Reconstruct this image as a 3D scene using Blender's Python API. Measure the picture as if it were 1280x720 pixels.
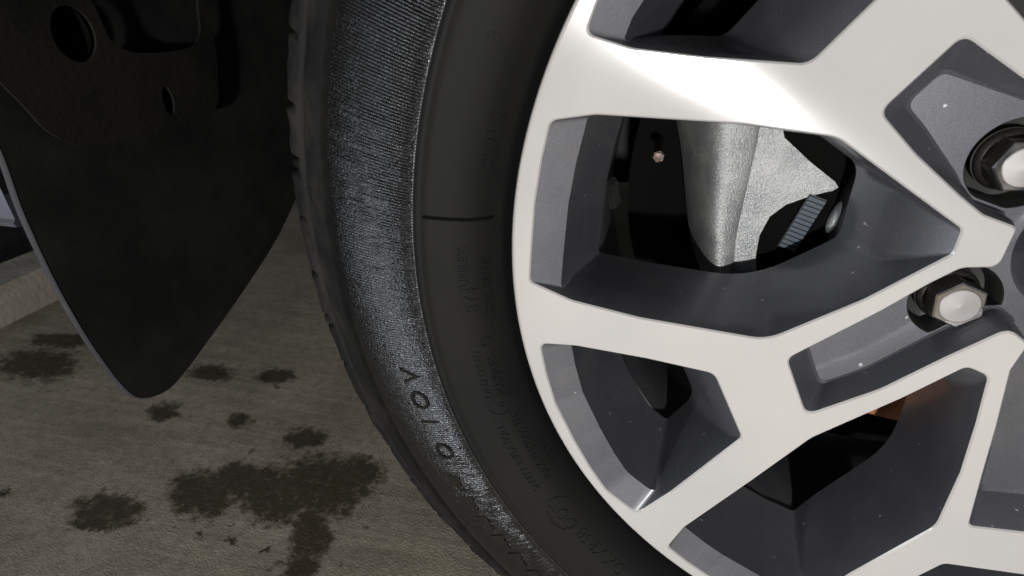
import bpy, bmesh, math, random
from mathutils import Vector, Matrix
random.seed(7)
scene = bpy.context.scene
for o in list(bpy.data.objects):
    bpy.data.objects.remove(o, do_unlink=True)

HUB = 0.365                      # height of the wheel centre above the ground (m)

# ------------------------------------------------------------------ camera
cam_data = bpy.data.cameras.new('camera')
cam = bpy.data.objects.new('camera', cam_data)
scene.collection.objects.link(cam)
cam.location = (-0.1774, -0.2462, HUB + 0.1069)
cam.rotation_euler = (math.pi / 2 - 0.46617, 0.0, 0.23184)
cam_data.sensor_width = 36.0
cam_data.lens = 36.0 * 720.0 / 1280.0
cam_data.clip_start = 0.01
cam_data.clip_end = 60.0
cam_data.dof.use_dof = True
cam_data.dof.focus_distance = 0.34
cam_data.dof.aperture_fstop = 18.0
scene.camera = cam

# ------------------------------------------------------------------ world: night, only a trace of ambient light
world = bpy.data.worlds.new('World')
scene.world = world
world.use_nodes = True
bg = world.node_tree.nodes['Background']
bg.inputs['Color'].default_value = (0.80, 0.88, 1.0, 1.0)
bg.inputs['Strength'].default_value = 0.055


def area_light(name, loc, target, size, power, color):
    d = bpy.data.lights.new(name, 'AREA')
    d.shape = 'DISK'
    d.size = size
    d.energy = power
    d.color = color
    o = bpy.data.objects.new(name, d)
    scene.collection.objects.link(o)
    o.location = loc
    v = Vector(target) - Vector(loc)
    o.rotation_euler = v.to_track_quat('-Z', 'Y').to_euler()
    return o


area_light('key_lamp', (-0.10, -1.15, 0.345), (-0.10, 0.0, 0.33), 0.06, 14.5, (1.0, 0.975, 0.95))
area_light('low_left_light', (-1.70, -1.35, 0.06), (-0.30, 0.0, 0.18), 0.18, 8.0, (0.90, 0.93, 1.0))  # added low source, placed to put sheen on the tyre shoulder
area_light('side_fill', (-1.5, -0.75, 0.62), (0.0, 0.0, 0.33), 0.5, 2.4, (0.84, 0.92, 1.0))  # added fill with no known source, brightens left-facing walls and caliper
area_light('overhead_lamp', (0.7, -1.3, 1.9), (0.0, 0.0, 0.3), 0.12, 1.5, (1.0, 0.96, 0.92))

scene.view_settings.view_transform = 'Standard'
scene.view_settings.look = 'None'
scene.view_settings.exposure = 0.0
scene.view_settings.gamma = 1.0
scene.render.engine = 'CYCLES'

# ------------------------------------------------------------------ materials


class NT:
    """tiny helper around a material node tree"""

    def __init__(self, name):
        self.m = bpy.data.materials.new(name)
        self.m.use_nodes = True
        self.t = self.m.node_tree
        self.b = self.t.nodes['Principled BSDF']

    def n(self, typ, **kw):
        nd = self.t.nodes.new(typ)
        for k, v in kw.items():
            setattr(nd, k, v)
        return nd

    def l(self, a, b):
        self.t.links.new(a, b)

    def _in(self, sock, v):
        if isinstance(v, bpy.types.NodeSocket):
            self.l(v, sock)
        else:
            sock.default_value = v

    def math(self, op, a, b=0.0, c=0.0, clamp=False):
        nd = self.n('ShaderNodeMath', operation=op)
        nd.use_clamp = clamp
        self._in(nd.inputs[0], a)
        self._in(nd.inputs[1], b)
        if len(nd.inputs) > 2:
            self._in(nd.inputs[2], c)
        return nd.outputs[0]

    def coord(self):
        return self.n('ShaderNodeTexCoord').outputs['Object']

    def noise(self, scale, detail=4.0, rough=0.55, vec=None, dist=0.0):
        nd = self.n('ShaderNodeTexNoise')
        nd.inputs['Scale'].default_value = scale
        nd.inputs['Detail'].default_value = detail
        nd.inputs['Roughness'].default_value = rough
        nd.inputs['Distortion'].default_value = dist
        self.l(vec if vec is not None else self.coord(), nd.inputs['Vector'])
        return nd.outputs['Fac']

    def ramp(self, fac, stops):
        nd = self.n('ShaderNodeValToRGB')
        els = nd.color_ramp.elements
        while len(els) < len(stops):
            els.new(0.5)
        for e, (p, c) in zip(els, stops):
            e.position = p
            e.color = (c[0], c[1], c[2], 1.0) if not isinstance(c, (int, float)) else (c, c, c, 1.0)
        self._in(nd.inputs['Fac'], fac)
        return nd.outputs['Color']

    def mix(self, fac, a, b, mode='MIX'):
        nd = self.n('ShaderNodeMix', data_type='RGBA', blend_type=mode)
        self._in(nd.inputs[0], fac)
        for s, v in ((nd.inputs[6], a), (nd.inputs[7], b)):
            if isinstance(v, tuple) and len(v) == 3:
                v = (*v, 1.0)
            self._in(s, v)
        return nd.outputs[2]

    def maprange(self, v, a, b, c=0.0, d=1.0, smooth=True):
        nd = self.n('ShaderNodeMapRange')
        nd.interpolation_type = 'SMOOTHSTEP' if smooth else 'LINEAR'
        self._in(nd.inputs['Value'], v)
        nd.inputs['From Min'].default_value = a
        nd.inputs['From Max'].default_value = b
        nd.inputs['To Min'].default_value = c
        nd.inputs['To Max'].default_value = d
        return nd.outputs['Result']

    def bump(self, h, dist, strength=1.0, normal=None):
        nd = self.n('ShaderNodeBump')
        nd.inputs['Distance'].default_value = dist
        nd.inputs['Strength'].default_value = strength
        self.l(h, nd.inputs['Height'])
        if normal is not None:
            self.l(normal, nd.inputs['Normal'])
        return nd.outputs['Normal']

    def set(self, **kw):
        names = {'color': 'Base Color', 'rough': 'Roughness', 'metal': 'Metallic', 'spec': 'Specular IOR Level',
                 'normal': 'Normal', 'aniso': 'Anisotropic', 'tangent': 'Tangent', 'coat': 'Coat Weight',
                 'coat_rough': 'Coat Roughness', 'sheen': 'Sheen Weight'}
        for k, v in kw.items():
            if isinstance(v, tuple) and len(v) == 3:
                v = (*v, 1.0)
            self._in(self.b.inputs[names[k]], v)
        return self.m


def polar(g):
    sep = g.n('ShaderNodeSeparateXYZ')
    g.l(g.coord(), sep.inputs[0])
    ang = g.math('ARCTAN2', sep.outputs['Z'], sep.outputs['X'])
    rad = g.math('SQRT', g.math('ADD', g.math('MULTIPLY', sep.outputs['X'], sep.outputs['X']),
                                g.math('MULTIPLY', sep.outputs['Z'], sep.outputs['Z'])))
    return ang, rad, sep


def mat_machined():
    g = NT('machined_aluminium')
    ang, rad, sep = polar(g)
    tan = g.n('ShaderNodeTangent', direction_type='RADIAL', axis='Y')
    fine = g.n('ShaderNodeTexNoise', noise_dimensions='1D')
    fine.inputs['Scale'].default_value = 2600.0
    fine.inputs['Detail'].default_value = 3.0
    g.l(rad, fine.inputs['W'])
    film = g.noise(9.0, 5.0, 0.6)
    col = g.mix(g.maprange(film, 0.3, 0.75), (0.505, 0.497, 0.492), (0.565, 0.550, 0.528))
    spot = g.maprange(g.noise(140.0, 2.0, 0.5), 0.74, 0.82)
    col = g.mix(g.math('MULTIPLY', spot, 0.35), col, (0.42, 0.36, 0.26))
    ro = g.math('ADD', g.math('MULTIPLY', film, 0.04), 0.105)
    g.b.inputs['Anisotropic Rotation'].default_value = 0.25
    return g.set(color=col, metal=0.13, rough=ro, aniso=0.92, tangent=tan.outputs[0],
                 normal=g.bump(fine.outputs['Fac'], 0.00003, 0.25))


def mat_paint():
    g = NT('dark_grey_wheel_paint')
    flake = g.n('ShaderNodeTexVoronoi')
    flake.inputs['Scale'].default_value = 1500.0
    g.l(g.coord(), flake.inputs['Vector'])
    dust = g.maprange(g.noise(26.0, 6.0, 0.65), 0.42, 0.78)
    col = g.mix(g.maprange(flake.outputs['Distance'], 0.1, 0.6), (0.145, 0.148, 0.167), (0.108, 0.111, 0.127))
    col = g.mix(g.math('MULTIPLY', dust, 0.30), col, (0.15, 0.140, 0.128))
    chip = g.maprange(g.noise(260.0, 1.0, 0.4), 0.785, 0.80)
    col = g.mix(g.math('MULTIPLY', chip, 0.8), col, (0.55, 0.55, 0.56))
    ro = g.math('ADD', g.math('MULTIPLY', dust, 0.18), 0.44)
    return g.set(color=col, metal=0.55, rough=ro, spec=0.5, coat=0.5, coat_rough=0.16,
                 normal=g.bump(g.noise(900.0, 2.0, 0.5), 0.00004, 0.6))


def mat_tyre():
    g = NT('tyre_rubber')
    ang, rad, sep = polar(g)
    wear = g.noise(38.0, 5.0, 0.62)
    big = g.noise(9.0, 4.0, 0.6)
    band = g.math('MULTIPLY', g.maprange(rad, 0.2768, 0.2778), g.maprange(rad, 0.3275, 0.3262))
    grain = g.noise(1300.0, 3.0, 0.6)
    n2 = g.bump(g.math('MULTIPLY', g.noise(700.0, 2.0, 0.6), band), 0.00034, 0.9)
    n2 = g.bump(grain, 0.00007, 0.8, n2)
    scuff = g.math('MULTIPLY', g.maprange(g.noise(120.0, 4.0, 0.7), 0.56, 0.74), band)
    outer = g.maprange(rad, 0.322, 0.345)
    col = g.mix(g.maprange(big, 0.35, 0.7), (0.0042, 0.0042, 0.0043), (0.0066, 0.0065, 0.0063))
    col = g.mix(g.math('MULTIPLY', scuff, 0.5), col, (0.020, 0.0195, 0.019))
    dust = g.math('MULTIPLY', g.maprange(g.noise(22.0, 6.0, 0.68), 0.45, 0.72), outer)
    col = g.mix(g.math('MULTIPLY', dust, 0.42), col, (0.045, 0.041, 0.036))
    ro = g.math('SUBTRACT', g.math('ADD', 0.68, g.math('MULTIPLY', dust, 0.2)), g.math('MULTIPLY', band, 0.42))
    spark = g.math('MULTIPLY', g.maprange(g.noise(520.0, 1.0, 0.5), 0.60, 0.68), band)
    ro = g.math('SUBTRACT', ro, g.math('MULTIPLY', spark, 0.16))
    return g.set(color=col, rough=ro, spec=g.math('ADD', 0.20, g.math('MULTIPLY', band, 0.6)), normal=n2)


def mat_simple(name, c0, c1, scale, rough, metal=0.0, bump=0.0, bscale=300.0, spec=0.5, coat=0.0):
    g = NT(name)
    f = g.maprange(g.noise(scale, 5.0, 0.62), 0.35, 0.68)
    kw = dict(color=g.mix(f, c0, c1), rough=g.math('ADD', g.math('MULTIPLY', f, 0.12), rough - 0.06), metal=metal,
              spec=spec, coat=coat)
    if bump:
        kw['normal'] = g.bump(g.noise(bscale, 4.0, 0.6), bump, 1.0)
    return g.set(**kw)


def mat_ground():
    g = NT('stained_concrete')
    co = g.n('ShaderNodeNewGeometry').outputs['Position']
    sep = g.n('ShaderNodeSeparateXYZ')
    g.l(co, sep.inputs[0])
    n1 = g.noise(7.0, 6.0, 0.65, co)
    n2 = g.noise(90.0, 6.0, 0.7, co)
    n3 = g.noise(420.0, 3.0, 0.6, co)
    map_ = g.n('ShaderNodeMapping')
    map_.inputs['Rotation'].default_value = (0, 0, math.radians(38))
    map_.inputs['Scale'].default_value = (5.0, 60.0, 1.0)
    g.l(co, map_.inputs['Vector'])
    streak = g.noise(1.6, 5.0, 0.6, map_.outputs[0])
    col = g.mix(g.maprange(n1, 0.3, 0.72), (0.255, 0.220, 0.168), (0.420, 0.368, 0.290))
    col = g.mix(g.math('MULTIPLY', g.maprange(streak, 0.44, 0.70), 0.45), col, (0.53, 0.455, 0.365))
    col = g.mix(g.math('MULTIPLY', g.maprange(n2, 0.42, 0.68), 0.5), col, (0.165, 0.148, 0.112))
    col = g.mix(g.math('MULTIPLY', g.maprange(n3, 0.54, 0.72), 0.55), col, (0.52, 0.47, 0.39))
    # oil / water stains that lie on the slab: uneven ellipses (centre x, y, radii, turn)
    spots = STAINS
    wx = g.math('MULTIPLY', g.math('SUBTRACT', g.noise(30.0, 7.0, 0.80, co), 0.5), 0.045)
    shift = g.n('ShaderNodeVectorMath', operation='ADD')
    g.l(co, shift.inputs[0])
    shift.inputs[1].default_value = (3.7, 8.1, 0.0)
    wy = g.math('MULTIPLY', g.math('SUBTRACT', g.noise(30.0, 7.0, 0.80, shift.outputs[0]), 0.5), 0.045)
    px = g.math('ADD', sep.outputs['X'], wx)
    py = g.math('ADD', sep.outputs['Y'], wy)
    best = None
    for (cx, cy, a11, a12, a21, a22) in spots:
        dx = g.math('SUBTRACT', px, cx)
        dy = g.math('SUBTRACT', py, cy)
        u = g.math('ADD', g.math('MULTIPLY', dx, a11), g.math('MULTIPLY', dy, a12))
        v = g.math('ADD', g.math('MULTIPLY', dx, a21), g.math('MULTIPLY', dy, a22))
        d = g.math('SQRT', g.math('ADD', g.math('MULTIPLY', u, u), g.math('MULTIPLY', v, v)))
        best = d if best is None else g.math('MINIMUM', best, d)
    best = g.math('ADD', best, g.math('MULTIPLY', g.math('SUBTRACT', g.noise(85.0, 6.0, 0.75, co), 0.5), 2.0))
    wet = g.math('MULTIPLY', g.maprange(best, 1.30, 0.70), g.maprange(g.noise(130.0, 4.0, 0.7, co), 0.25, 0.50, 0.72, 1.0))
    drops = g.math('MULTIPLY', g.maprange(g.noise(62.0, 2.0, 0.5, co), 0.66, 0.70), g.maprange(best, 2.6, 1.2))
    wet = g.math('MAXIMUM', wet, g.math('MULTIPLY', drops, 0.8))
    col = g.mix(g.math('MULTIPLY', wet, 0.88), col, (0.034, 0.023, 0.011))
    h = g.math('ADD', g.math('MULTIPLY', n2, 0.2), g.math('MULTIPLY', n3, 0.5))
    ro = g.math('SUBTRACT', 0.9, g.math('MULTIPLY', wet, 0.3))
    return g.set(color=col, rough=ro, spec=0.3, normal=g.bump(h, 0.0018, 0.9))


# each stain: centre x, y and the 2x2 matrix that turns it into a unit disc
STAINS = [(-0.682, 0.075, 23.9, 24.2, 10.0, -42.5),
          (-0.744, 0.222, 41.6, 37.0, 13.2, -55.7),
          (-0.747, 0.310, 29.5, 23.4, 10.8, -45.7),
          (-0.651, 0.324, 33.1, 21.8, 12.1, -51.1),
          (-0.542, 0.219, 36.0, 21.7, 12.6, -53.3),
          (-0.602, 0.118, 24.0, 19.3, 6.9, -29.1),
          (-0.576, 0.142, 33.3, 24.3, 7.8, -33.2),
          (-0.525, 0.133, 24.9, 16.4, 5.5, -23.2),
          (-0.483, 0.158, 17.4, 9.8, 5.0, -21.1),
          (-0.453, 0.183, 34.3, 17.2, 8.6, -36.5),
          (-0.464, 0.098, 43.8, 25.9, 6.3, -26.8),
          (-0.451, 0.059, 60.5, 37.1, 13.7, -58.1),
          (-1.006, 0.271, 14.5, 17.1, 5.7, -23.9),
          (-1.026, 0.334, 16.4, 18.3, 9.9, -41.8),
          (-0.810, 0.069, 115.7, 145.5, 41.2, -174.5),
          (-0.640, 0.230, 62.5, 45.6, 16.7, -70.7),
          (-0.678, 0.057, 36.7, 38.1, 23.3, -98.9),
          (-0.494, 0.067, 231.9, 158.3, 64.7, -274.2),
          (-0.533, 0.072, 186.6, 139.4, 62.0, -262.5),
          (-0.568, 0.070, 182.3, 148.2, 80.9, -342.8)]

M_SILVER = mat_machined()
M_PAINT = mat_paint()
M_TYRE = mat_tyre()
M_GROUND = mat_ground()
M_RUBBER_MARK = mat_simple('embossed_rubber', (0.0036, 0.0036, 0.0036), (0.0055, 0.0055, 0.0055), 60, 0.60, bump=0.00008, bscale=900)
M_CHROME = mat_simple('polished_nut_steel', (0.72, 0.70, 0.68), (0.60, 0.58, 0.56), 90, 0.22, metal=1.0)
M_CAP = mat_simple('satin_nut_cap', (0.52, 0.505, 0.50), (0.45, 0.435, 0.43), 60, 0.38, metal=0.55)
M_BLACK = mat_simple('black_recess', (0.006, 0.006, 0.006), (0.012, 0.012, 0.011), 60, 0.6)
M_CAST = mat_simple('cast_iron_grey', (0.36, 0.375, 0.38), (0.50, 0.505, 0.495), 60, 0.36, metal=0.6, bump=0.0008, bscale=1000)
M_DARKMETAL = mat_simple('dark_brake_steel', (0.012, 0.012, 0.012), (0.030, 0.027, 0.024), 40, 0.6, metal=0.3)
M_RUST = mat_simple('rusty_iron', (0.36, 0.14, 0.058), (0.24, 0.092, 0.04), 70, 0.85, bump=0.0006, bscale=260)
M_STRIP = mat_simple('blue_ridged_strip', (0.016, 0.032, 0.052), (0.028, 0.048, 0.072), 60, 0.5)
M_FLAP = mat_simple('black_flap_plastic', (0.0062, 0.0069, 0.0067), (0.0115, 0.0115, 0.0105), 18, 0.62, bump=0.0002, bscale=700, spec=0.35)
M_LINER = mat_simple('dusty_liner_plastic', (0.0065, 0.0070, 0.0068), (0.0140, 0.0130, 0.0110), 16, 0.9, bump=0.0004, bscale=300, spec=0.1)
M_BODY = mat_simple('grey_car_paint', (0.10, 0.103, 0.125), (0.115, 0.118, 0.14), 10, 0.35, metal=0.3, coat=0.6)
M_KERB = mat_simple('pale_concrete', (0.36, 0.32, 0.26), (0.46, 0.42, 0.35), 16, 0.9, bump=0.002, bscale=120)
M_UNLIT = mat_simple('unlit_ground_dark', (0.006, 0.005, 0.004), (0.012, 0.010, 0.008), 30, 0.95, bump=0.004, bscale=60)  # very dark colour stands in for unlit ground
M_BOLT = mat_simple('worn_bolt_steel', (0.09, 0.062, 0.052), (0.05, 0.036, 0.03), 200, 0.45, metal=0.6)
M_LIP = mat_simple('lit_edge_plastic', (0.030, 0.031, 0.036), (0.045, 0.046, 0.052), 30, 0.7, spec=0.3)  # paler than the flap plastic, a lit edge put into colour
M_VOID = mat_simple('shade_black', (0.0012, 0.0012, 0.0012), (0.0030, 0.0028, 0.0025), 40, 0.85, spec=0.08)  # near-black stands in for shade in gaps, holes and behind the brake
M_ARCH = mat_simple('arch_plastic', (0.008, 0.008, 0.008), (0.013, 0.013, 0.012), 20, 0.8)

# ------------------------------------------------------------------ helpers
COL = scene.collection


def link(name, bm, mat, parent=None, smooth=False, loc=None, normals=True):
    if normals:
        bmesh.ops.recalc_face_normals(bm, faces=bm.faces)
    me = bpy.data.meshes.new(name)
    bm.to_mesh(me)
    bm.free()
    me.materials.append(mat)
    if smooth:
        for p in me.polygons:
            p.use_smooth = True
    o = bpy.data.objects.new(name, me)
    COL.objects.link(o)
    if parent is not None:
        o.parent = parent
    if loc is not None:
        o.location = loc
    return o


def empty(name, loc):
    o = bpy.data.objects.new(name, None)
    o.empty_display_size = 0.05
    COL.objects.link(o)
    o.location = loc
    return o


def tag(o, label, category, group=None):
    o['label'] = label
    o['category'] = category
    if group:
        o['group'] = group
    return o


def sharp_by_angle(o, deg=32):
    me = o.data
    me.polygons.foreach_set('use_smooth', [True] * len(me.polygons))
    bm = bmesh.new()
    bm.from_mesh(me)
    for e in bm.edges:
        if len(e.link_faces) == 2:
            e.smooth = e.calc_face_angle(0.0) < math.radians(deg)
    bm.to_mesh(me)
    bm.free()
    return o


def revolve(bm, prof, n, a0=0.0, a1=2 * math.pi, cx=0.0, cz=0.0):
    """prof: (radius, y) list, turned about the y axis"""
    full = abs((a1 - a0) - 2 * math.pi) < 1e-6
    rings = []
    cnt = n if full else n + 1
    for i in range(cnt):
        a = a0 + (a1 - a0) * i / n
        c, s = math.cos(a), math.sin(a)
        rings.append([bm.verts.new((cx + r * c, y, cz + r * s)) for r, y in prof])
    for i in range(n):
        A = rings[i]
        B = rings[(i + 1) % cnt]
        for j in range(len(prof) - 1):
            bm.faces.new((A[j], A[j + 1], B[j + 1], B[j]))
    return rings


def box(bm, lo, hi):
    x0, y0, z0 = lo
    x1, y1, z1 = hi
    v = [bm.verts.new(p) for p in ((x0, y0, z0), (x1, y0, z0), (x1, y1, z0), (x0, y1, z0),
                                   (x0, y0, z1), (x1, y0, z1), (x1, y1, z1), (x0, y1, z1))]
    for f in ((0, 1, 2, 3), (7, 6, 5, 4), (0, 4, 5, 1), (1, 5, 6, 2), (2, 6, 7, 3), (3, 7, 4, 0)):
        bm.faces.new([v[i] for i in f])


def inset_corners(poly, offs):
    """poly: clockwise (x, z, fillet, kind); offs: kind -> inward offset in mm. Returns sharp corners."""
    n = len(poly)
    P = [Vector((p[0], p[1])) for p in poly]
    D = [(P[(i + 1) % n] - P[i]).normalized() for i in range(n)]
    N = [Vector((d.y, -d.x)) for d in D]
    O = [offs[p[3]] for p in poly]
    out = []
    for i in range(n):
        h = i - 1
        c = D[h].x * D[i].y - D[h].y * D[i].x
        if abs(c) < 0.22:
            nn = (N[h] + N[i]).normalized()
            out.append(P[i] + nn * (O[h] + O[i]) * 0.5)
        else:
            a = P[i] + N[h] * O[h]
            b = P[i] + N[i] * O[i]
            w = b - a
            t = (w.x * D[i].y - w.y * D[i].x) / c
            out.append(a + D[h] * t)
    for i in range(n):                              # undo folds next to the rim corners
        j = (i + 1) % n
        if (out[j] - out[i]).dot(D[i]) < 0.5:
            k_prev, k_i, k_j = poly[i - 1][3], poly[i][3], poly[j][3]
            if k_prev in 'r' and k_i != 'r':
                out[j] = out[i].lerp(out[(j + 1) % n], 0.2)
            elif k_j == 'r' and k_i != 'r':
                out[i] = out[j].lerp(out[i - 1], 0.2)
            else:
                m = (out[i] + out[j]) * 0.5
                out[i] = m - D[i] * 0.3
                out[j] = m + D[i] * 0.3
    return out


def fillet(corners, radii, seg=7):
    n = len(corners)
    res = []
    for i in range(n):
        p, a, b = corners[i], corners[i - 1], corners[(i + 1) % n]
        u, v = (a - p), (b - p)
        lu, lv = u.length, v.length
        u.normalize()
        v.normalize()
        ang = math.acos(max(-1, min(1, u.dot(v))))
        tl = radii[i] / max(math.tan(ang / 2), 1e-3)
        tl = min(tl, 0.48 * lu, 0.48 * lv)
        A, B = p + u * tl, p + v * tl
        for k in range(seg + 1):
            t = k / seg
            res.append(A * (1 - t) ** 2 + p * 2 * t * (1 - t) + B * t * t)
    return res


def outline(poly, offs, seg=7, soft=1.0):
    return fillet(inset_corners(poly, offs), [p[2] * (soft if p[3] not in 'r' else 1.0) for p in poly], seg)


def loft(bm, rows, ys):
    vr = []
    for row, y in zip(rows, ys):
        vr.append([bm.verts.new((p.x / 1000, y / 1000, p.y / 1000)) for p in row])
    n = len(rows[0])
    for a, b in zip(vr, vr[1:]):
        for i in range(n):
            j = (i + 1) % n
            bm.faces.new((a[i], a[j], b[j], b[i]))
    return vr


def edges_loop(bm, verts):
    es = []
    for i in range(len(verts)):
        e = bm.edges.get((verts[i - 1], verts[i]))
        if e is None:
            e = bm.edges.new((verts[i - 1], verts[i]))
        es.append(e)
    return es

# ------------------------------------------------------------------ the wheel face, in millimetres in the wheel plane
# (x, z, corner rounding, kind of the edge that starts there): r rim side, s spoke side, t spoke fork, i spoke end, e pocket end, n hub end
LARGE_WINDOWS = [
    [(-218.8, 60.7, 4.6, 's'), (-199.8, 63.9, 19.8, 's'), (-141.7, 62.6, 39.6, 's'), (-107.1, 59.1, 14.9, 's'), (-54.6, 26.1, 3, 't'), (-54.7, 15.7, 4.6, 's'), (-81, -8.2, 39.6, 's'), (-115.5, -33.2, 19.8, 's'), (-172.9, -29.1, 49.5, 's'), (-205.7, -23.8, 19.8, 's'), (-226.7, -15.9, 3.3, 'r'), (-226.2, -1.5, 19.8, 'r'), (-224.9, 23.5, 19.8, 'r'), (-222.2, 43.8, 19.8, 'r')],
    [(-142.3, -178.4, 3, 's'), (-135.5, -160.8, 9.9, 's'), (-107, -118.8, 49.5, 's'), (-84.9, -85.2, 19.8, 's'), (-53, -55.4, 39.6, 's'), (-33.7, -35.3, 4.6, 't'), (-24.4, -38.8, 4.6, 's'), (-21.1, -64.4, 33, 's'), (-18.4, -92.9, 19.8, 's'), (-18.3, -128.3, 14.9, 's'), (-47.6, -173.6, 30, 's'), (-62, -204, 18, 's'), (-67, -218, 3.3, 'r'), (-91.8, -209, 19, 'r'), (-117.9, -195.6, 18, 'r'), (-129.8, -188, 15, 'r')],
    [(141.3, -177.7, 4.6, 's'), (124.1, -169.1, 19.8, 's'), (77.8, -133.9, 39.6, 's'), (52.6, -109.8, 14.9, 's'), (45, -29, 3, 't'), (52.1, -19.3, 4.6, 's'), (81.3, -24.6, 39.6, 's'), (114.2, -39.2, 19.8, 's'), (157, -78.1, 49.5, 's'), (180.4, -101.7, 19.8, 's'), (192.7, -120.4, 3.3, 'r'), (183.9, -131.7, 19.8, 'r'), (168.1, -151.2, 19.8, 'r'), (154, -166, 19.8, 'r')],
    [(212.7, 79.5, 4.6, 's'), (199.2, 65.7, 19.8, 's'), (151.4, 32.6, 39.6, 's'), (121.3, 16.3, 14.9, 's'), (58.3, 40.1, 3, 't'), (52.3, 50.2, 4.6, 's'), (59.9, 73.9, 39.6, 's'), (73.8, 96.9, 19.8, 's'), (122.8, 125.2, 49.5, 's'), (152.4, 140.2, 19.8, 's'), (174.1, 146.1, 3.3, 'r'), (182.1, 134.2, 19.8, 'r'), (195.8, 113.2, 19.8, 'r'), (205.5, 95.2, 19.8, 'r')],
    [(-9.9, 226.8, 4.6, 's'), (-1, 209.8, 19.8, 's'), (15.7, 154.1, 39.6, 's'), (22.6, 120.7, 14.9, 's'), (5, 73, 3, 't'), (-6, 69, 4.6, 's'), (-32.8, 78.5, 39, 's'), (-70, 109.8, 18, 's'), (-85, 155.4, 40, 's'), (-86.2, 188.3, 19.8, 's'), (-85.2, 210.7, 3.3, 'r'), (-71.3, 214.7, 19.8, 'r'), (-47.1, 221.2, 19.8, 'r'), (-27, 224.9, 19.8, 'r')]]
SMALL_WINDOWS = [
    [(-220.8, -50.6, 3.6, 's'), (-202.5, -49.4, 19.8, 's'), (-167.6, -51.7, 39.6, 's'), (-135, -55.5, 7.3, 'i'), (-116.5, -91.1, 3.6, 's'), (-146, -135.6, 33, 's'), (-162.2, -156.2, 5.6, 'r'), (-180.5, -142.6, 19.8, 'r'), (-190.4, -127.9, 19.8, 'r'), (-200.3, -110.2, 19.8, 'r'), (-211.6, -86.6, 19.8, 'r'), (-217, -68.3, 16.5, 'r')],
    [(-20, -226, 3.6, 's'), (-19, -200, 20, 's'), (-17, -167, 8, 's'), (-7.5, -152.8, 5, 'i'), (48, -149.5, 4, 's'), (83.8, -181, 33, 's'), (98.4, -202.5, 5.6, 'r'), (79.8, -215.7, 19.8, 'r'), (62.8, -220.6, 19.8, 'r'), (42.9, -224.6, 19.8, 'r'), (17, -228, 19.8, 'r'), (-2.1, -227.5, 16.5, 'r')],
    [(208.4, -88.8, 3.6, 's'), (192.9, -79.1, 19.8, 's'), (166, -56.7, 39.6, 's'), (141.8, -34.5, 7.3, 'i'), (147.8, 5.2, 3.6, 's'), (197.8, 23.9, 33, 's'), (223, 31, 5.6, 'r'), (229.8, 9.3, 19.8, 'r'), (229.2, -8.4, 19.8, 'r'), (226.8, -28.6, 19.8, 'r'), (222.1, -54.3, 19.8, 'r'), (215.7, -72.3, 16.5, 'r')],
    [(148.9, 170.7, 3.6, 's'), (134.8, 159, 19.8, 's'), (105.2, 140.3, 39.6, 's'), (76.6, 124.3, 7.3, 'i'), (40.7, 142.2, 3.6, 's'), (38.4, 195.5, 33, 's'), (39.4, 221.7, 5.6, 'r'), (62.2, 221.5, 19.8, 'r'), (78.9, 215.4, 19.8, 'r'), (97.3, 206.9, 19.8, 'r'), (120.3, 194.4, 19.8, 'r'), (135.4, 182.8, 16.5, 'r')],
    [(-114.9, 196.2, 3.6, 's'), (-109.6, 177, 20, 's'), (-103, 146, 30, 's'), (-97, 118, 7.3, 'i'), (-122.7, 85.2, 7.9, 's'), (-160.3, 87, 40, 's'), (-187.6, 89.6, 26, 's'), (-205.9, 94.6, 4, 'r'), (-202, 106.3, 13, 'r'), (-189, 127.5, 18, 'r'), (-172.9, 148.6, 18, 'r'), (-154.5, 167.7, 18, 'r'), (-134, 184.5, 18, 'r')]]
HUB_STAR = [
    [(-53.1, 82.1, 19.8, 'S'), (-75.4, 95.6, 4.3, 'e'), (-94.7, 69.2, 4.6, 'S'), (-78.5, 54.3, 39.6, 'S'), (-59.2, 39.4, 19.8, 's'), (-49.2, 32.5, 9.9, 's'), (-36.4, 28.4, 3, 'n'), (-37.2, 11.4, 4.6, 's'), (-49.6, 10, 8.2, 's'), (-58.7, 1.9, 26.4, 's'), (-73.5, -13.3, 49.5, 's'), (-104.8, -42.1, 5, 'e'), (-90.3, -71.9, 4.6, 's'), (-63.3, -52.4, 49.5, 's'), (-43.3, -32.2, 49.5, 's'), (-24.7, -14.8, 5.9, 'n'), (-15.4, -21.2, 4.6, 's'), (-17.5, -34.4, 8.2, 's'), (-12.9, -64.7, 49.5, 'S'), (-9.5, -91.6, 26.4, 'S'), (-5, -124.8, 3.3, 'e'), (17.8, -123, 19, 'e'), (48, -119, 5, 's'), (31, -78, 40, 's'), (21, -46, 30, 's'), (24.8, -21.3, 6, 'n'), (33.7, -14.4, 5, 's'), (45.6, -20.5, 8, 's'), (67.3, -32.4, 40, 's'), (109.5, -27.6, 5, 'e'), (115.3, 5.1, 5, 's'), (82, 5.2, 40, 's'), (46.2, 23.7, 6, 'n'), (42.5, 34.4, 5, 's'), (47, 46, 8, 's'), (53, 62, 40, 's'), (60, 95.7, 5, 'e'), (30.8, 111.3, 5, 's'), (20.4, 82, 40, 's'), (10, 56.1, 6, 'n'), (-1.3, 55.8, 5, 's'), (-11, 65, 8, 's')]]

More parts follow.
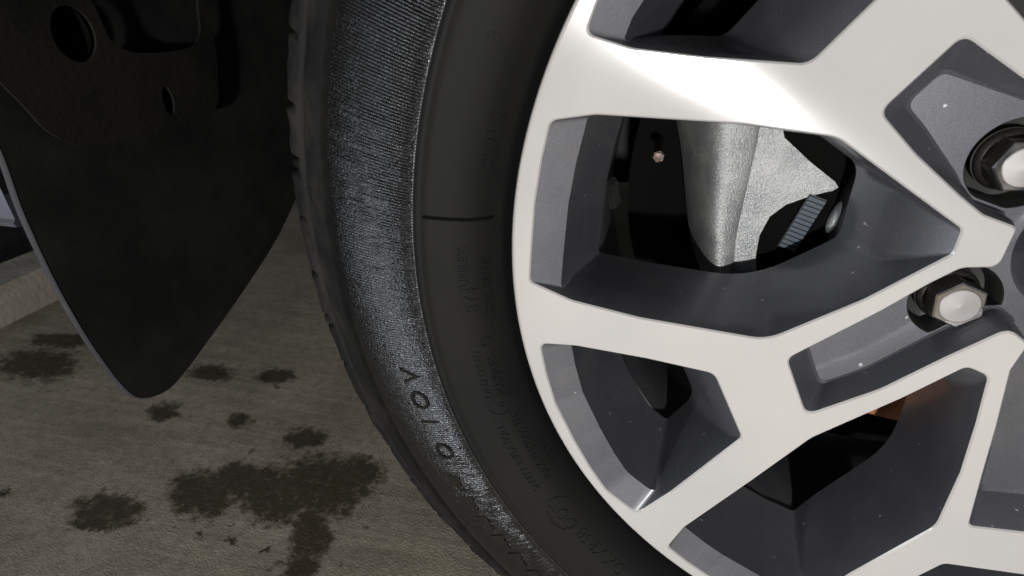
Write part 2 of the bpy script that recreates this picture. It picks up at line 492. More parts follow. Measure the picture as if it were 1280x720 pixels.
# ------------------------------------------------------------------ ground
bm = bmesh.new()
v = [bm.verts.new(p) for p in ((-12, -12, 0), (12, -12, 0), (12, 12, 0), (-12, 12, 0))]
bm.faces.new(v)
g_ = link('ground', bm, M_GROUND)
g_['kind'] = 'structure'
bm = bmesh.new()
v = [bm.verts.new(p) for p in ((-12, -12, 0.004), (-1.21, -12, 0.004), (-1.21, 12, 0.004), (-12, 12, 0.004))]
bm.faces.new(v)
g_ = link('unlit_ground', bm, M_UNLIT)  # dark sheet added where the ground beyond the kerb goes unlit
g_['kind'] = 'structure'
# low concrete kerb behind the car
bm = bmesh.new()
prof = [(-1.155, 0.0), (-1.158, 0.050), (-1.168, 0.060), (-1.250, 0.061), (-1.262, 0.052), (-1.264, 0.0)]
rows = []
for i in range(41):
    y = -2.0 + 6.0 * i / 40
    rows.append([bm.verts.new((x + random.uniform(-.0015, .0015), y, z + random.uniform(-.001, .001) * (z > 0))) for x, z in prof])
for a, b in zip(rows, rows[1:]):
    for j in range(len(prof) - 1):
        bm.faces.new((a[j], a[j + 1], b[j + 1], b[j]))
kerb = link('concrete_kerb', bm, M_KERB, smooth=False)
tag(kerb, 'low pale concrete kerb on the ground at the left edge, behind the mud flap', 'kerb')

# ------------------------------------------------------------------ wheel
wheel = empty('car_wheel', (0, 0, HUB))
tag(wheel, 'alloy car wheel with machined silver forked spokes, dark grey pockets and worn black tyre', 'wheel')

# tyre
TY = [(0.2220, .022), (0.2330, .016), (0.2370, .010), (0.2392, .003), (0.2415, -.0035), (0.2455, -.0095), (0.2520, -.0145), (0.2600, -.0175),
      (0.2680, -.0192), (0.2722, -.0197), (0.2730, -.0208), (0.2748, -.0210), (0.2758, -.0204), (0.2764, -.0197), (0.2772, -.0193), (0.2830, -.0190), (0.2900, -.0178),
      (0.2970, -.0161), (0.3040, -.0140), (0.3110, -.0114), (0.3170, -.0088), (0.3225, -.0060), (0.3262, -.0038), (0.3272, -.0015), (0.3284, .0004),
      (0.3294, -.0010), (0.3304, -.0022), (0.3350, .0004), (0.3405, .0042), (0.3450, .0080), (0.3462, .0112), (0.3476, .0130), (0.3490, .0118),
      (0.3507, .0118), (0.3582, .0170), (0.3630, .0235), (0.3660, .0310), (0.3680, .0400), (0.3690, .0500), (0.3695, .0650),
      (0.3695, .0690), (0.3625, .0695), (0.3625, .0770), (0.3697, .0775), (0.3700, .0960), (0.3700, .1090), (0.3630, .1095), (0.3630, .1180),
      (0.3697, .1185), (0.3693, .1400), (0.3600, .1640), (0.3480, .1850), (0.3300, .1980), (0.3000, .2100), (0.2700, .2120), (0.2450, .2040), (0.2300, .1900), (0.2220, .170)]


def tyre_y(r):
    for (r0, y0), (r1, y1) in zip(TY, TY[1:]):
        if r0 <= r <= r1:
            return y0 + (y1 - y0) * (r - r0) / max(r1 - r0, 1e-6)
    return 0.0


from mathutils import noise as mnoise
B0 = TY.index((.2772, -.0193))
B1 = TY.index((.3262, -.0038))
bm = bmesh.new()
revolve(bm, TY[:B0 + 1], 360)
rings = revolve(bm, TY[B1:], 1080)
for i, ring in enumerate(rings):                      # shoulder lugs: notches in the tread edge, plus a little wear
    ph = (i + 2 * math.sin(i * .7)) % 15
    for vtx, (r, y) in zip(ring, TY[B1:]):
        a = i / 1080 * 2 * math.pi
        if .3500 < r and .010 < y < .16:
            d = 0.0
            if ph < 2.6 and r > .3535:
                d = .0042 * min(1.0, (r - .3520) / .006)
            d += .0016 * mnoise.noise((math.cos(a) * 30, math.sin(a) * 30, y * 160))
            vtx.co.x -= d * math.cos(a)
            vtx.co.z -= d * math.sin(a)
        elif .3295 < r:
            d = .0007 * mnoise.noise((math.cos(a) * 45, math.sin(a) * 45, y * 200))
            vtx.co.y += d
tyre = link('tyre', bm, M_TYRE, wheel)
sharp_by_angle(tyre, 50)

# fine moulded ribs of the shoulder band, worn here and there
RIBS = 1300
PER = 5
band_r = [(.2772 + (.3262 - .2772) * k / 26) for k in range(27)]


def band_y(r):
    for (r0, y0), (r1, y1) in zip(TY, TY[1:]):
        if r0 <= r <= r1 + 1e-9:
            return y0 + (y1 - y0) * (r - r0) / (r1 - r0)
    return TY[B1][1]


verts, faces = [], []
NA = RIBS * PER
SHAPE = (0.0, 0.27, 0.54, 0.80, 1.0)
for i in range(NA):
    a = 2 * math.pi * i / NA
    rib = i // PER
    ca, sa = math.cos(a), math.sin(a)
    rnd = mnoise.noise((rib * 3.7, 1.3, 0.0))
    visible = 2.0 < a < 4.6
    for k, r in enumerate(band_r):
        y = band_y(r)
        edge = min(1.0, k / 1.5, (26 - k) / 1.5)
        w = 1.0
        if visible:
            w = 0.95 + 0.45 * mnoise.noise((ca * r * 150, sa * r * 150, 5.0)) + 0.60 * mnoise.noise((r * 420, rib * 0.9, 2.0)) + 0.25 * rnd
            w = max(0.22, min(1.5, w))
        h_ = (SHAPE[i % PER] - 0.4) * 0.00060 * w * edge
        verts.append((r * ca, y - h_, r * sa))
nk = len(band_r)
for i in range(NA):
    b0, b1 = i * nk, ((i + 1) % NA) * nk
    for k in range(nk - 1):
        faces.append((b0 + k, b1 + k, b1 + k + 1, b0 + k + 1))
me = bpy.data.meshes.new('ribbed_band')
me.from_pydata(verts, [], faces)
me.materials.append(M_TYRE)
me.polygons.foreach_set('use_smooth', [True] * len(me.polygons))
ribbed = bpy.data.objects.new('ribbed_band', me)
COL.objects.link(ribbed)
ribbed.parent = tyre


def wrap_text(body, r_base, ang_mid, height, proud=0.00045, squeeze=1.0, mat=M_TYRE, name='embossed_lettering', flip=False):
    """moulded lettering that follows the tyre's sidewall, tops pointing outwards, reading clockwise"""
    cu = bpy.data.curves.new(name, 'FONT')
    cu.body = body
    cu.size = 1.0
    cu.align_x = 'CENTER'
    cu.extrude = 0.5
    cu.resolution_u = 3
    tmp = bpy.data.objects.new('tmp', cu)
    COL.objects.link(tmp)
    dg = bpy.context.evaluated_depsgraph_get()
    me = bpy.data.meshes.new_from_object(tmp.evaluated_get(dg))
    bpy.data.objects.remove(tmp, do_unlink=True)
    k = height / 0.70
    for vv in me.vertices:
        x, y, z = vv.co
        r = r_base + y * k
        a = math.radians(ang_mid) - x * k * squeeze / (r_base + height / 2)
        yy = tyre_y(r) - (proud if z > 0 else -0.0004)
        vv.co = (r * math.cos(a), yy, r * math.sin(a))
    me.materials.clear()
    me.materials.append(mat)
    o = bpy.data.objects.new(name, me)
    COL.objects.link(o)
    o.parent = tyre
    return o


def wrap_ring(r_mid, ang, rad_out, rad_in, stretch=1.0, proud=0.0005, name='embossed_ring'):
    bm = bmesh.new()
    n = 28
    rows = []
    a0 = math.radians(ang)
    for i in range(n):
        t = 2 * math.pi * i / n
        row = []
        for rr, top in ((rad_out, 0), (rad_out, 1), (rad_in, 1), (rad_in, 0)):
            r = r_mid + rr * math.cos(t)
            a = a0 + rr * stretch * math.sin(t) / r_mid
            row.append(bm.verts.new((r * math.cos(a), tyre_y(r) + (-proud if top else 0.0004), r * math.sin(a))))
        rows.append(row)
    for i in range(n):
        A, B = rows[i], rows[(i + 1) % n]
        for j in range(3):
            bm.faces.new((A[j], A[j + 1], B[j + 1], B[j]))
    return link(name, bm, M_TYRE, tyre)


def wrap_bar(a0, a1, r0, r1, proud=0.0006, name='embossed_bar', n=6, taper=1.0, m=2):
    bm = bmesh.new()
    rows = []
    for i in range(n + 1):
        t = i / n
        a = math.radians(a0 + (a1 - a0) * t)
        hw = 1.0 - (1.0 - taper) * t
        rm, hh = (r0 + r1) / 2, (r1 - r0) / 2 * hw
        row = []
        cross = [(-1, 0)] + [(-1 + 2 * k / m, 1) for k in range(m + 1)] + [(1, 0)]
        for s, top in cross:
            r = rm + s * hh
            row.append(bm.verts.new((r * math.cos(a), tyre_y(r) + (-proud if top else 0.0004), r * math.sin(a))))
        rows.append(row)
    for A, B in zip(rows, rows[1:]):
        for j in range(len(A) - 1):
            bm.faces.new((A[j], A[j + 1], B[j + 1], B[j]))
    for row in (rows[0], rows[-1]):
        for j in range(1, len(row) - 2):              # end caps down to the rubber
            base_a = row[j].co.copy()
            base_b = row[j + 1].co.copy()
            base_a.y += proud + .0004
            base_b.y += proud + .0004
            bm.faces.new((row[j], row[j + 1], bm.verts.new(base_b), bm.verts.new(base_a)))
    return link(name, bm, M_TYRE, tyre)


for body, r, a, h in (('2221 2', .2440, 167.4, .0062), ('8', .2545, 158.5, .0050), ('TUBELESS', .2535, 181.3, .0040), ('RADIAL', .2440, 181.8, .0036),
                      ('8Y4', .2500, 184.9, .0060), ('STEEL', .2440, 185.6, .0034), ('O', .2470, 190.4, .0052), ('PLIES', .2475, 193.6, .0036),
                      ('TREAD', .2535, 193.0, .0036), ('MAX', .2475, 196.3, .0040), ('LOAD', .2540, 196.6, .0038), ('4', .2495, 198.9, .0046),
                      ('0204 771', .2460, 203.3, .0038), ('INFLATION', .2545, 204.6, .0036), ('MAX PRESS', .2460, 208.2, .0040),
                      ('350 KPA', .2405, 208.0, .0036), ('SAFETY', .2540, 210.0, .0036), ('DOT', .2500, 216.8, .0066), ('XR5B', .2490, 222.5, .0066), ('1DX', .2490, 227.6, .0066),
                      ('V', .2890, 193.6, .0110), ('O', .2890, 196.6, .0110), ('I', .2890, 199.4, .0110), ('O', .2890, 203.4, .0110)):
    wrap_text(body, r, a, h, 0.0010 if h > .01 else 0.00055)
wrap_ring(.2518, 198.9, .0062, .0054)
wrap_ring(.2530, 216.6, .0075, .0068, 1.6)
seam = wrap_bar(175.55, 175.85, .2430, .2722, 0.0007, 'mould_seam', n=2, m=12)
seam.data.materials[0] = M_VOID  # shade of the crease put into the seam's colour
wrap_bar(187.2, 188.9, .2465, .2474, 0.0006, 'embossed_dash')
for k in range(9):                                     # slanted tooth figures moulded along the ribbed band
    a = 207.0 + k * 3.1
    wrap_bar(a, a + 2.3, .2950, .3040, 0.0008, 'embossed_tooth', taper=0.25)

# alloy rim -------------------------------------------------------
rim = empty('alloy_rim', (0, 0, 0))
rim.parent = wheel
HUB_STAR = [[(*s_[-1 - k][:3], s_[-2 - k if k < len(s_) - 1 else -1][3]) for k in range(len(s_))] for s_ in HUB_STAR]   # clockwise like the windows
ALLK = {'r': 0, 's': 0, 'S': 0, 't': 0, 'i': 0, 'e': 0, 'n': 0}
GROW = {k: -0.7 for k in ALLK}
holes = LARGE_WINDOWS + SMALL_WINDOWS + HUB_STAR

# machined face: a flat annulus pierced by the windows, chamfered at every edge
bm = bmesh.new()
loops = []
N = 320
lip = [(.2343, 0.0), (.2354, .0006), (.2361, .0020), (.2362, .0065), (.2345, .0120), (.2300, .0150)]
rings = revolve(bm, lip, N)
loops += edges_loop(bm, [r[0] for r in rings])
for h in holes:
    vr = loft(bm, [outline(h, GROW), outline(h, ALLK)], [0.0, 0.8])
    loops += edges_loop(bm, vr[0])
bmesh.ops.triangle_fill(bm, edges=list(set(loops)), use_beauty=True, use_dissolve=False)
face = link('machined_face', bm, M_SILVER, rim)
sharp_by_angle(face, 25)

# painted walls of the windows
ST1 = {'r': 14.5, 's': 1.2, 't': 6.5, 'i': 5.0, 'e': 0, 'n': 0}
STM = {'r': 18.0, 's': 2.2, 't': 17.0, 'i': 12.0, 'e': 0, 'n': 0}
ST2 = {'r': 28.0, 's': 4.5, 't': 24.0, 'i': 24.0, 'e': 0, 'n': 0}
for wins in (LARGE_WINDOWS, SMALL_WINDOWS):
    for h in wins:
        bm = bmesh.new()
        loft(bm, [outline(h, ALLK), outline(h, ST1), outline(h, STM, soft=1.8), outline(h, ST2, soft=4.0)], [0.8, 6.0, 22.0, 57.0])
        o = link('spoke_wall', bm, M_PAINT, rim, normals=False)
        sharp_by_angle(o, 42)

# hub pockets: walls and floor
PK1 = {'s': 1.2, 'S': 2.6, 'e': 3.0, 'n': 1.0, 'r': 0, 't': 0, 'i': 0}
PK2 = {'s': 1.3, 'S': 8.5, 'e': 9.5, 'n': 2.5, 'r': 0, 't': 0, 'i': 0}
PK3 = {'s': 1.9, 'S': 10.0, 'e': 11.0, 'n': 3.5, 'r': 0, 't': 0, 'i': 0}
NUTS = [(-39.2, -12.1), (-35.7, 48.9)]
CI = Vector((4.5, 16.0))
base = Vector(NUTS[0]) - CI
for k in (1, 2, 3):
    a = math.radians(72 * k)
    NUTS.append(tuple(CI + Vector((base.x * math.cos(a) - base.y * math.sin(a), base.x * math.sin(a) + base.y * math.cos(a)))))
HOLE_R = .0182
bm = bmesh.new()
star = HUB_STAR[0]
vr = loft(bm, [outline(star, ALLK), outline(star, PK1), outline(star, PK2), outline(star, PK3)], [0.8, 5.0, 16.0, 17.0])
loops = edges_loop(bm, vr[-1])
floor_line = outline(star, PK3)


def clear_radius(x, z, a, rmax):
    """how far a hole may reach in direction a before it meets the pocket's wall"""
    d = Vector((math.cos(a), math.sin(a)))
    best = rmax
    for p, q in zip(floor_line, floor_line[1:] + floor_line[:1]):
        e = q - p
        den = d.x * e.y - d.y * e.x
        if abs(den) < 1e-9:
            continue
        w = p - Vector((x, z))
        s = (w.x * e.y - w.y * e.x) / den
        u = (w.x * d.y - w.y * d.x) / den
        if s > 0 and -0.01 <= u <= 1.01:
            best = min(best, s - 0.9)
    return best


HOLES = []
for (x, z) in NUTS:
    rr = [clear_radius(x, z, 2 * math.pi * i / 64, HOLE_R * 1000) / 1000 for i in range(64)]
    HOLES.append(rr)
    c = [bm.verts.new((x / 1000 + rr[i] * math.cos(2 * math.pi * i / 64), .017, z / 1000 + rr[i] * math.sin(2 * math.pi * i / 64))) for i in range(64)]
    loops += edges_loop(bm, c)
c = [bm.verts.new((CI.x / 1000 + .030 * math.cos(2 * math.pi * i / 64), .017, CI.y / 1000 + .030 * math.sin(2 * math.pi * i / 64))) for i in range(64)]
loops += edges_loop(bm, c)
bmesh.ops.triangle_fill(bm, edges=list(set(loops)), use_beauty=True, use_dissolve=False)
o = link('hub_pocket', bm, M_PAINT, rim, normals=False)
sharp_by_angle(o, 24)

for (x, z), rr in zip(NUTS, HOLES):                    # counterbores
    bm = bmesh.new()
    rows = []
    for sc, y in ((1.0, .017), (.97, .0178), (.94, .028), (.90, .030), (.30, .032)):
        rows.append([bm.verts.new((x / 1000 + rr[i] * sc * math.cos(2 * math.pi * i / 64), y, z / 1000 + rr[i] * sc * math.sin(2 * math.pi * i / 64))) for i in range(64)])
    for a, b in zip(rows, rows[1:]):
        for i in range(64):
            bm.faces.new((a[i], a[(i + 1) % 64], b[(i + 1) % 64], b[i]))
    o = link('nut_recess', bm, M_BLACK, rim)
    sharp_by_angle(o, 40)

bm = bmesh.new()                                       # centre cap, just outside the picture
revolve(bm, [(.030, .017), (.0297, .012), (.0285, .0085), (.026, .0070), (.012, .0062), (.0002, .0060)], 64, cx=CI.x / 1000, cz=CI.y / 1000)
o = link('centre_cap', bm, M_PAINT, rim)
sharp_by_angle(o, 35)

bm = bmesh.new()                                       # barrel behind the spokes
revolve(bm, [(.2300, .0150), (.2150, .0165), (.2120, .050), (.2010, .0575), (.1985, .075), (.1975, .120), (.2000, .160), (.215, .185), (.232, .192)], 256)
o = link('barrel', bm, M_PAINT, rim)
sharp_by_angle(o, 30)

# valve-side weight: small dark clip seen on the barrel inside the large window
bm = bmesh.new()
box(bm, (-.004, -.002, -.009), (.004, .002, .009))
bmesh.ops.bevel(bm, geom=bm.edges[:] + bm.verts[:], offset=.0012, segments=2, affect='EDGES')
o = link('balance_weight', bm, M_BLACK, rim, loc=(-.1935, .062, .012))
o.rotation_euler = (0, math.radians(-24), math.radians(60))


# lug nuts
def hex_pts(R, rot, n=6):
    return [(R * math.cos(rot + 2 * math.pi * i / n), R * math.sin(rot + 2 * math.pi * i / n)) for i in range(n)]


def make_nut(rot):
    nut = empty('lug_nut', (0, 0, 0))
    bm = bmesh.new()
    R = .0113
    rows = []
    for sc, y in ((1.0, .0135), (1.0, .0022), (.965, .0006), (.90, 0.0), (.715, 0.0), (.705, .0014), (.66, .0016)):
        if sc > .85:
            rows.append([bm.verts.new((x * sc, y, z * sc)) for i in range(6) for (x, z) in
                         [(hex_pts(R, rot)[i][0] * (1 - t) + hex_pts(R, rot)[(i + 1) % 6][0] * t,
                           hex_pts(R, rot)[i][1] * (1 - t) + hex_pts(R, rot)[(i + 1) % 6][1] * t) for t in (0, .25, .5, .75)]])
        else:
            rows.append([bm.verts.new((R * sc * math.cos(rot + 2 * math.pi * i / 24), y, R * sc * math.sin(rot + 2 * math.pi * i / 24))) for i in range(24)])
    for a, b in zip(rows, rows[1:]):
        for i in range(24):
            j = (i + 1) % 24
            bm.faces.new((a[i], a[j], b[j], b[i]))
    body = link('hex_body', bm, M_CHROME, nut)
    sharp_by_angle(body, 28)
    bm = bmesh.new()
    revolve(bm, [(.0079, .0016), (.0079, -.0001), (.0075, -.0005), (.0001, -.0010)], 32)
    capo = link('cap', bm, M_CAP, nut)
    sharp_by_angle(capo, 30)
    bm = bmesh.new()
    revolve(bm, [(.0108, .0095), (.0120, .0108), (.0126, .0124), (.0126, .0140), (.0110, .0168), (.0085, .0172)], 48)
    fl = link('flange', bm, M_CHROME, nut)
    sharp_by_angle(fl, 30)
    return nut


def copy_tree(o, parent):
    c = o.copy()
    COL.objects.link(c)
    c.parent = parent
    for ch in list(o.children):
        copy_tree(ch, c)
    return c


nut0 = make_nut(0.0)
for i, (x, z) in enumerate(NUTS):
    nu = nut0 if i == 0 else copy_tree(nut0, wheel)
    nu.parent = wheel
    nu.location = (x / 1000, .0115, z / 1000)
    nu.rotation_euler = (0, math.radians((22, -5, 40, 11, 33)[i]), 0)

# ------------------------------------------------------------------ brake behind the spokes
disc = empty('brake_disc', (0, 0, HUB))
tag(disc, 'dark brake disc with a rusty orange patch, glimpsed between the lower spokes', 'brake disc')
bm = bmesh.new()
revolve(bm, [(.078, .086), (.1275, .086), (.1290, .0875), (.1290, .108), (.1275, .110), (.078, .110)], 128)
o = link('rotor', bm, M_DARKMETAL, disc)
sharp_by_angle(o, 40)
bm = bmesh.new()
revolve(bm, [(.090, .0850), (.1280, .0850), (.1292, .0862), (.1292, .100)], 40, math.radians(232), math.radians(272))
o = link('rusted_rotor_patch', bm, M_RUST, disc)
bm = bmesh.new()
revolve(bm, [(.078, .0865), (.0775, .066), (.0740, .0630), (.030, .0625), (.0005, .0625)], 96)
o = link('hub_hat', bm, M_DARKMETAL, disc)
sharp_by_angle(o, 40)

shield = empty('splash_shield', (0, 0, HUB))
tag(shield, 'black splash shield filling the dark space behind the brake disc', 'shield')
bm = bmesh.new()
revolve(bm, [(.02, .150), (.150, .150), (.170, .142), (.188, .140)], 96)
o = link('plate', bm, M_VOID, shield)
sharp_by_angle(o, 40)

# caliper: rounded cast bridge on the left, flat face on the right with a scooped opening
cal = empty('brake_caliper', (0, 0, HUB))
tag(cal, 'pale grey rough cast brake caliper seen through the large spoke opening', 'brake caliper')


def spline(pts, n):
    out = []
    m = len(pts)
    for i in range(m - 1):
        p0, p1, p2, p3 = [Vector(pts[max(0, min(m - 1, i + d))]) for d in (-1, 0, 1, 2)]
        for k in range(n):
            t = k / n
            out.append(0.5 * ((2 * p1) + (-p0 + p2) * t + (2 * p0 - 5 * p1 + 4 * p2 - p3) * t * t + (-p0 + 3 * p1 - 3 * p2 + p3) * t ** 3))
    out.append(Vector(pts[-1]))
    return out


# left silhouette and crease of the bridge as functions of height (mm)
LEFT = spline([(-166, 72), (-163.5, 45), (-158, 25), (-154, 8), (-149.5, -14), (-145, -32), (-141, -44), (-134, -58), (-122, -72), (-108, -80)], 6)
CREASE = spline([(-127, 72), (-125, 46), (-125.5, 25), (-126, 8), (-126.5, -8), (-125.5, -24), (-123, -38), (-119, -48), (-112, -56), (-104, -62)], 6)
bm = bmesh.new()
rows = []
for (lx, lz), (cx_, cz_) in zip([tuple(p) for p in LEFT], [tuple(p) for p in CREASE]):
    row = []
    for k in range(15):
        t = k / 14
        a = t * math.pi / 2 * 1.0
        u = 1 - math.cos(a)                 # left -> crease
        x = lx + (cx_ - lx) * (1 - (1 - math.sin(a)) if False else t ** 1.25)
        z = lz + (cz_ - lz) * t
        y = 66 + 66 * (1 - math.sin(min(1.0, t * 1.30) * math.pi / 2)) ** 1.15 + 5.0 * max(0.0, (t - .62) / .38) ** 2
        row.append(bm.verts.new((x / 1000, y / 1000, z / 1000)))
    row.append(bm.verts.new(((cx_ + 1.2) / 1000, (.0722), cz_ / 1000)))
    row.append(bm.verts.new(((cx_ + 2.4) / 1000, (.0745), cz_ / 1000)))
    rows.append(row)
for a, b in zip(rows, rows[1:]):
    for j in range(len(a) - 1):
        bm.faces.new((a[j], a[j + 1], b[j + 1], b[j]))
o = link('bridge', bm, M_CAST, cal, smooth=True)

PLATE = [(-127, 72), (-124.5, 46), (-125, 25), (-125.5, 8), (-126, -8), (-125, -24), (-122.5, -38), (-118.5, -48), (-112, -56),
         (-107, -46), (-110, -33), (-112.6, -22), (-112.8, -10), (-109.6, 1.2), (-103, 8.2), (-93, 13.4), (-86, 16.0), (-81.5, 17.4), (-79.5, 19.3), (-81.5, 22.0), (-96, 32.0),
         (-110.5, 43.5), (-116, 58), (-116, 72)]
bm = bmesh.new()
front = [bm.verts.new((x / 1000, (.0732) + .00004 * (x + 126), z / 1000)) for x, z in PLATE]
back = [bm.verts.new((x / 1000, .098, z / 1000)) for x, z in PLATE]
mid = [bm.verts.new((x / 1000 + .0, .0752 + .00004 * (x + 126), z / 1000)) for x, z in PLATE]
n = len(PLATE)
cen = Vector((sum(p[0] for p in PLATE) / n, sum(p[1] for p in PLATE) / n))
bmesh.ops.triangle_fill(bm, edges=edges_loop(bm, front), use_beauty=True)
for i in range(n):
    j = (i + 1) % n
    bm.faces.new((front[i], front[j], mid[j], mid[i]))
    bm.faces.new((mid[i], mid[j], back[j], back[i]))
o = link('face_plate', bm, M_CAST, cal)
sharp_by_angle(o, 35)

# darker facet near the plate's right corner is a raised lug; the piston lies in the scoop
bm = bmesh.new()
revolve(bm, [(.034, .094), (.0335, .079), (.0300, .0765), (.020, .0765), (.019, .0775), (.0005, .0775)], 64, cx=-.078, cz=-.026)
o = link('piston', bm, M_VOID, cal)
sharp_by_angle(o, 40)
bm = bmesh.new()                                       # near-black box added to keep the gap behind the plate dark
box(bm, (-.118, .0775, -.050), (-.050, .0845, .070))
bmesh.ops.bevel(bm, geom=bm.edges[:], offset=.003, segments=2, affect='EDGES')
link('dark_gap_block', bm, M_VOID, cal)
strip = empty('ridged_strip', (0, 0, 0))
strip.parent = cal
strip.location = (-.0925, .0745, -.0005)
strip.rotation_euler = (0, math.radians(18), 0)
bm = bmesh.new()
box(bm, (-.0048, 0, -.0170), (.0048, .002, .0150))
link('strip_base', bm, M_BLACK, strip)
bm0 = bmesh.new()
box(bm0, (-.0045, -.0012, -.0009), (.0045, .0002, .0009))
first = link('ridge', bm0, M_STRIP, strip)
for k in range(12):
    r_ = first if k == 0 else first.copy()
    if k:
        COL.objects.link(r_)
        r_.parent = strip
    r_.location = (0, 0, -.0155 + k * .0026)
# pale end of the caliper that shows beside the spoke fork
bm = bmesh.new()
bmesh.ops.create_uvsphere(bm, u_segments=20, v_segments=12, radius=1.0)
for vv in bm.verts:
    vv.co = Vector((vv.co.x * .0028, vv.co.y * .005, vv.co.z * .0095))
o = link('end_lug', bm, M_CAST, cal, smooth=True, loc=(-.0775, .0735, .0040))
o.rotation_euler = (0, math.radians(14), 0)

bolt = empty('guide_bolt', (-.1712, .098, HUB + .0255))
tag(bolt, 'small worn bolt in the dark left of the brake caliper', 'bolt')
bm = bmesh.new()
vs = [[bm.verts.new((x, y, z)) for x, z in hex_pts(.0033, .3)] for y in (-.004, .002)]
for i in range(6):
    j = (i + 1) % 6
    bm.faces.new((vs[0][i], vs[0][j], vs[1][j], vs[1][i]))
bm.faces.new(vs[0])
link('head', bm, M_BOLT, bolt)
bm = bmesh.new()
revolve(bm, [(.0001, -.0058), (.0026, -.0055), (.0028, -.004), (.0028, .045)], 20)
link('shank', bm, M_BOLT, bolt)

# ------------------------------------------------------------------ mud flap, liner, body


def solid_sheet(name, pts, xf, thick, mat, parent=None, bev=.0012, holes=(), bend=None):
    """closed outline in (y, z) mm -> solid sheet facing +x at x = xf(y, z) mm"""
    bm = bmesh.new()
    edges = []
    loops_f, loops_b = [], []
    for lp in [pts] + list(holes):
        fr = [bm.verts.new((xf(y, z) / 1000, y / 1000, z / 1000)) for y, z in lp]
        bk = [bm.verts.new(((xf(y, z) - thick) / 1000, y / 1000, z / 1000)) for y, z in lp]
        loops_f.append(fr)
        loops_b.append(bk)
        for i in range(len(fr)):
            j = (i + 1) % len(fr)
            bm.faces.new((fr[i], fr[j], bk[j], bk[i]))
    for loops_ in (loops_f, loops_b):
        es = []
        for lp in loops_:
            es += edges_loop(bm, lp)
        bmesh.ops.triangle_fill(bm, edges=es, use_beauty=True)
    o = link(name, bm, mat, parent)
    sharp_by_angle(o, 40)
    return o


def smooth_closed(pts, n=6):
    m = len(pts)
    out = []
    for i in range(m):
        p0, p1, p2, p3 = [Vector(pts[(i + d) % m]) for d in (-1, 0, 1, 2)]
        for k in range(n):
            t = k / n
            q = 0.5 * ((2 * p1) + (-p0 + p2) * t + (2 * p0 - 5 * p1 + 4 * p2 - p3) * t * t + (-p0 + 3 * p1 - 3 * p2 + p3) * t ** 3)
            out.append((q.x, q.y))
    return out


flap = empty('mud_flap', (0, 0, HUB))
tag(flap, 'black plastic mud flap hanging behind the tyre, tapering to a rounded tip', 'mud flap')
FL = [(-70, 210), (-66, 120), (-50, 76), (-41, 48), (-41.5, 12.1), (-38.9, -30.8), (-32.5, -72.1), (-23, -107), (-12, -119.5), (3.2, -124.3), (18, -122), (36.4, -115.8),
      (86.7, -96.8), (141.5, -72.2), (185, -44), (235, -10), (262, 60), (262, 210)]
FLS = smooth_closed(FL, 5)
solid_sheet('panel', FLS, lambda y, z: -470.0, 3.0, M_FLAP, flap)
# added outer lip; its lit edge is put into a paler plastic
bm = bmesh.new()
lipc = [(-66, 120), (-50, 76), (-41, 48), (-41.5, 12.1), (-38.9, -30.8), (-32.5, -72.1), (-23, -107), (-12, -119.5), (3.2, -124.3)]
lc = spline(lipc, 8)
rows = []
for p in lc:
    row = []
    for k in range(9):
        a = 2 * math.pi * k / 8
        row.append(bm.verts.new(((-471.5 + 1.8 * math.cos(a)) / 1000, (p.x + .2 + 1.3 * math.sin(a)) / 1000, (p.y) / 1000)))
    rows.append(row)
for a, b in zip(rows, rows[1:]):
    for j in range(8):
        bm.faces.new((a[j], a[j + 1], b[j + 1], b[j]))
link('lit_edge_lip', bm, M_LIP, flap, smooth=True)

liner = empty('liner_panel', (0, 0, HUB))
tag(liner, 'dusty dark plastic liner panel with oval holes, fixed above the mud flap', 'liner panel')
LP = [(-60, 210), (-55, 120), (-42, 84), (-31, 63.3), (-23.2, 49.3), (-9.4, 39.7), (9.3, 37.3), (43, 36.1), (80.6, 37.3), (95, 44), (101, 60), (104.8, 80), (104, 120), (104, 210)]


def oval(cy, cz, ry, rz, n=24, rot=0.0):
    return [(cy + ry * math.cos(2 * math.pi * i / n) * math.cos(rot) - rz * math.sin(2 * math.pi * i / n) * math.sin(rot),
             cz + ry * math.cos(2 * math.pi * i / n) * math.sin(rot) + rz * math.sin(2 * math.pi * i / n) * math.cos(rot)) for i in range(n)]


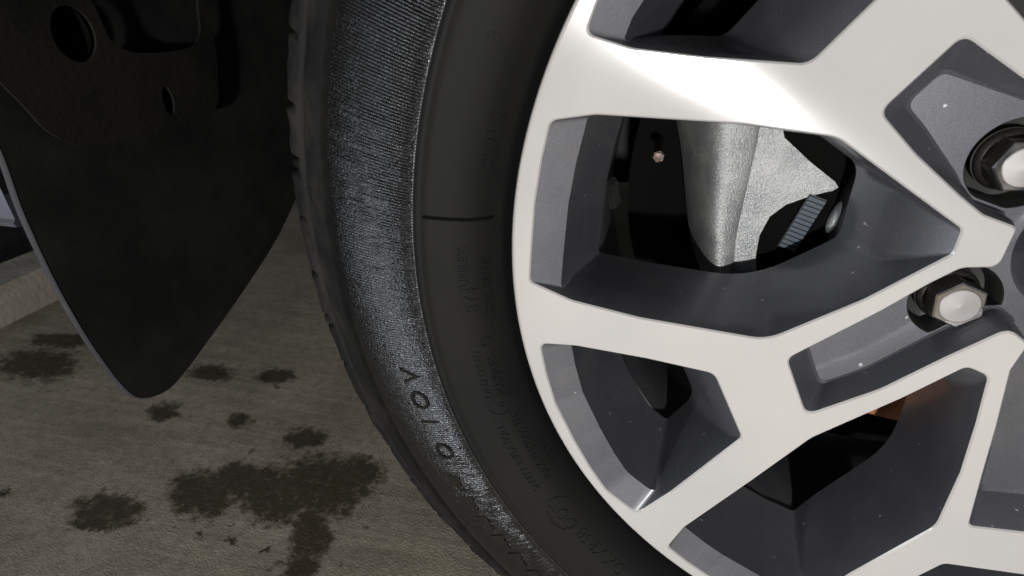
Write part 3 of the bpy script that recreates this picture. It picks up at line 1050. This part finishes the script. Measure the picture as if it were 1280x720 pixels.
notch = smooth_closed([(24, 140), (24, 96), (30, 84), (44, 79.5), (76, 79), (90, 83), (96, 96), (96, 140)], 4)
solid_sheet('panel', smooth_closed(LP, 5), lambda y, z: -459.0, 1.5, M_LINER, liner,
            holes=(oval(6.2, 91, 12, 13), oval(54.5, 52, 4.2, 8.5), notch))
for (cy, cz, ry, rz) in ((6.2, 91, 12.5, 13.5), (54.5, 52, 4.6, 9.0)):
    bm = bmesh.new()
    ov = oval(cy, cz, ry, rz)
    a = [bm.verts.new((-.4632, y / 1000, z / 1000)) for y, z in ov]
    b = [bm.verts.new((-.4680, y / 1000, z / 1000)) for y, z in ov]
    for i in range(len(ov)):
        j = (i + 1) % len(ov)
        bm.faces.new((a[i], a[j], b[j], b[i]))
    bm.faces.new(b)
    link('socket', bm, M_VOID, liner)  # cup coloured near-black so the hole looks shaded

body = empty('parked_car', (0, 0, HUB))
tag(body, 'grey painted car body with dark wheel arch and underside, showing left of the flap', 'car')
# bumper corner behind the flap
bm = bmesh.new()
rows = []
for i in range(25):
    x = -.545 - .40 * i / 24
    yb = .004 + 1.2 * max(0.0, (-.62 - x)) ** 2
    row = [(x, yb + dy, z) for dy, z in ((.040, -.0125 - .02 * 0), (.006, -.0175), (.0005, -.0172), (-.0005, -.0145), (.0012, -.0125), (.000, .01), (.004, .06), (.010, .14), (.020, .26), (.05, .42))]
    rows.append([bm.verts.new(p) for p in row])
for a, b in zip(rows, rows[1:]):
    for j in range(len(a) - 1):
        bm.faces.new((a[j], a[j + 1], b[j + 1], b[j]))
o = link('bumper_corner', bm, M_BODY, body)
sharp_by_angle(o, 40)
bm = bmesh.new()                                       # inside of the wheel arch
revolve(bm, [(.455, .005), (.440, .010), (.435, .06), (.435, .300)], 64, math.radians(8), math.radians(158))
o = link('arch_liner', bm, M_ARCH, body)
sharp_by_angle(o, 40)
bm = bmesh.new()
box(bm, (-.60, .300, -.05), (1.6, 1.55, .40))
link('underside', bm, M_ARCH, body)
bm = bmesh.new()
rows = []
for i in range(33):                                    # fender skin above the arch, out of frame
    a = math.radians(8 + 150 * i / 32)
    rows.append([bm.verts.new((r * math.cos(a), y, r * math.sin(a))) for r, y in ((.455, .005), (.458, -.004), (.475, -.006), (.62, .012))])
for a, b in zip(rows, rows[1:]):
    for j in range(3):
        bm.faces.new((a[j], a[j + 1], b[j + 1], b[j]))
link('fender', bm, M_BODY, body, smooth=True)
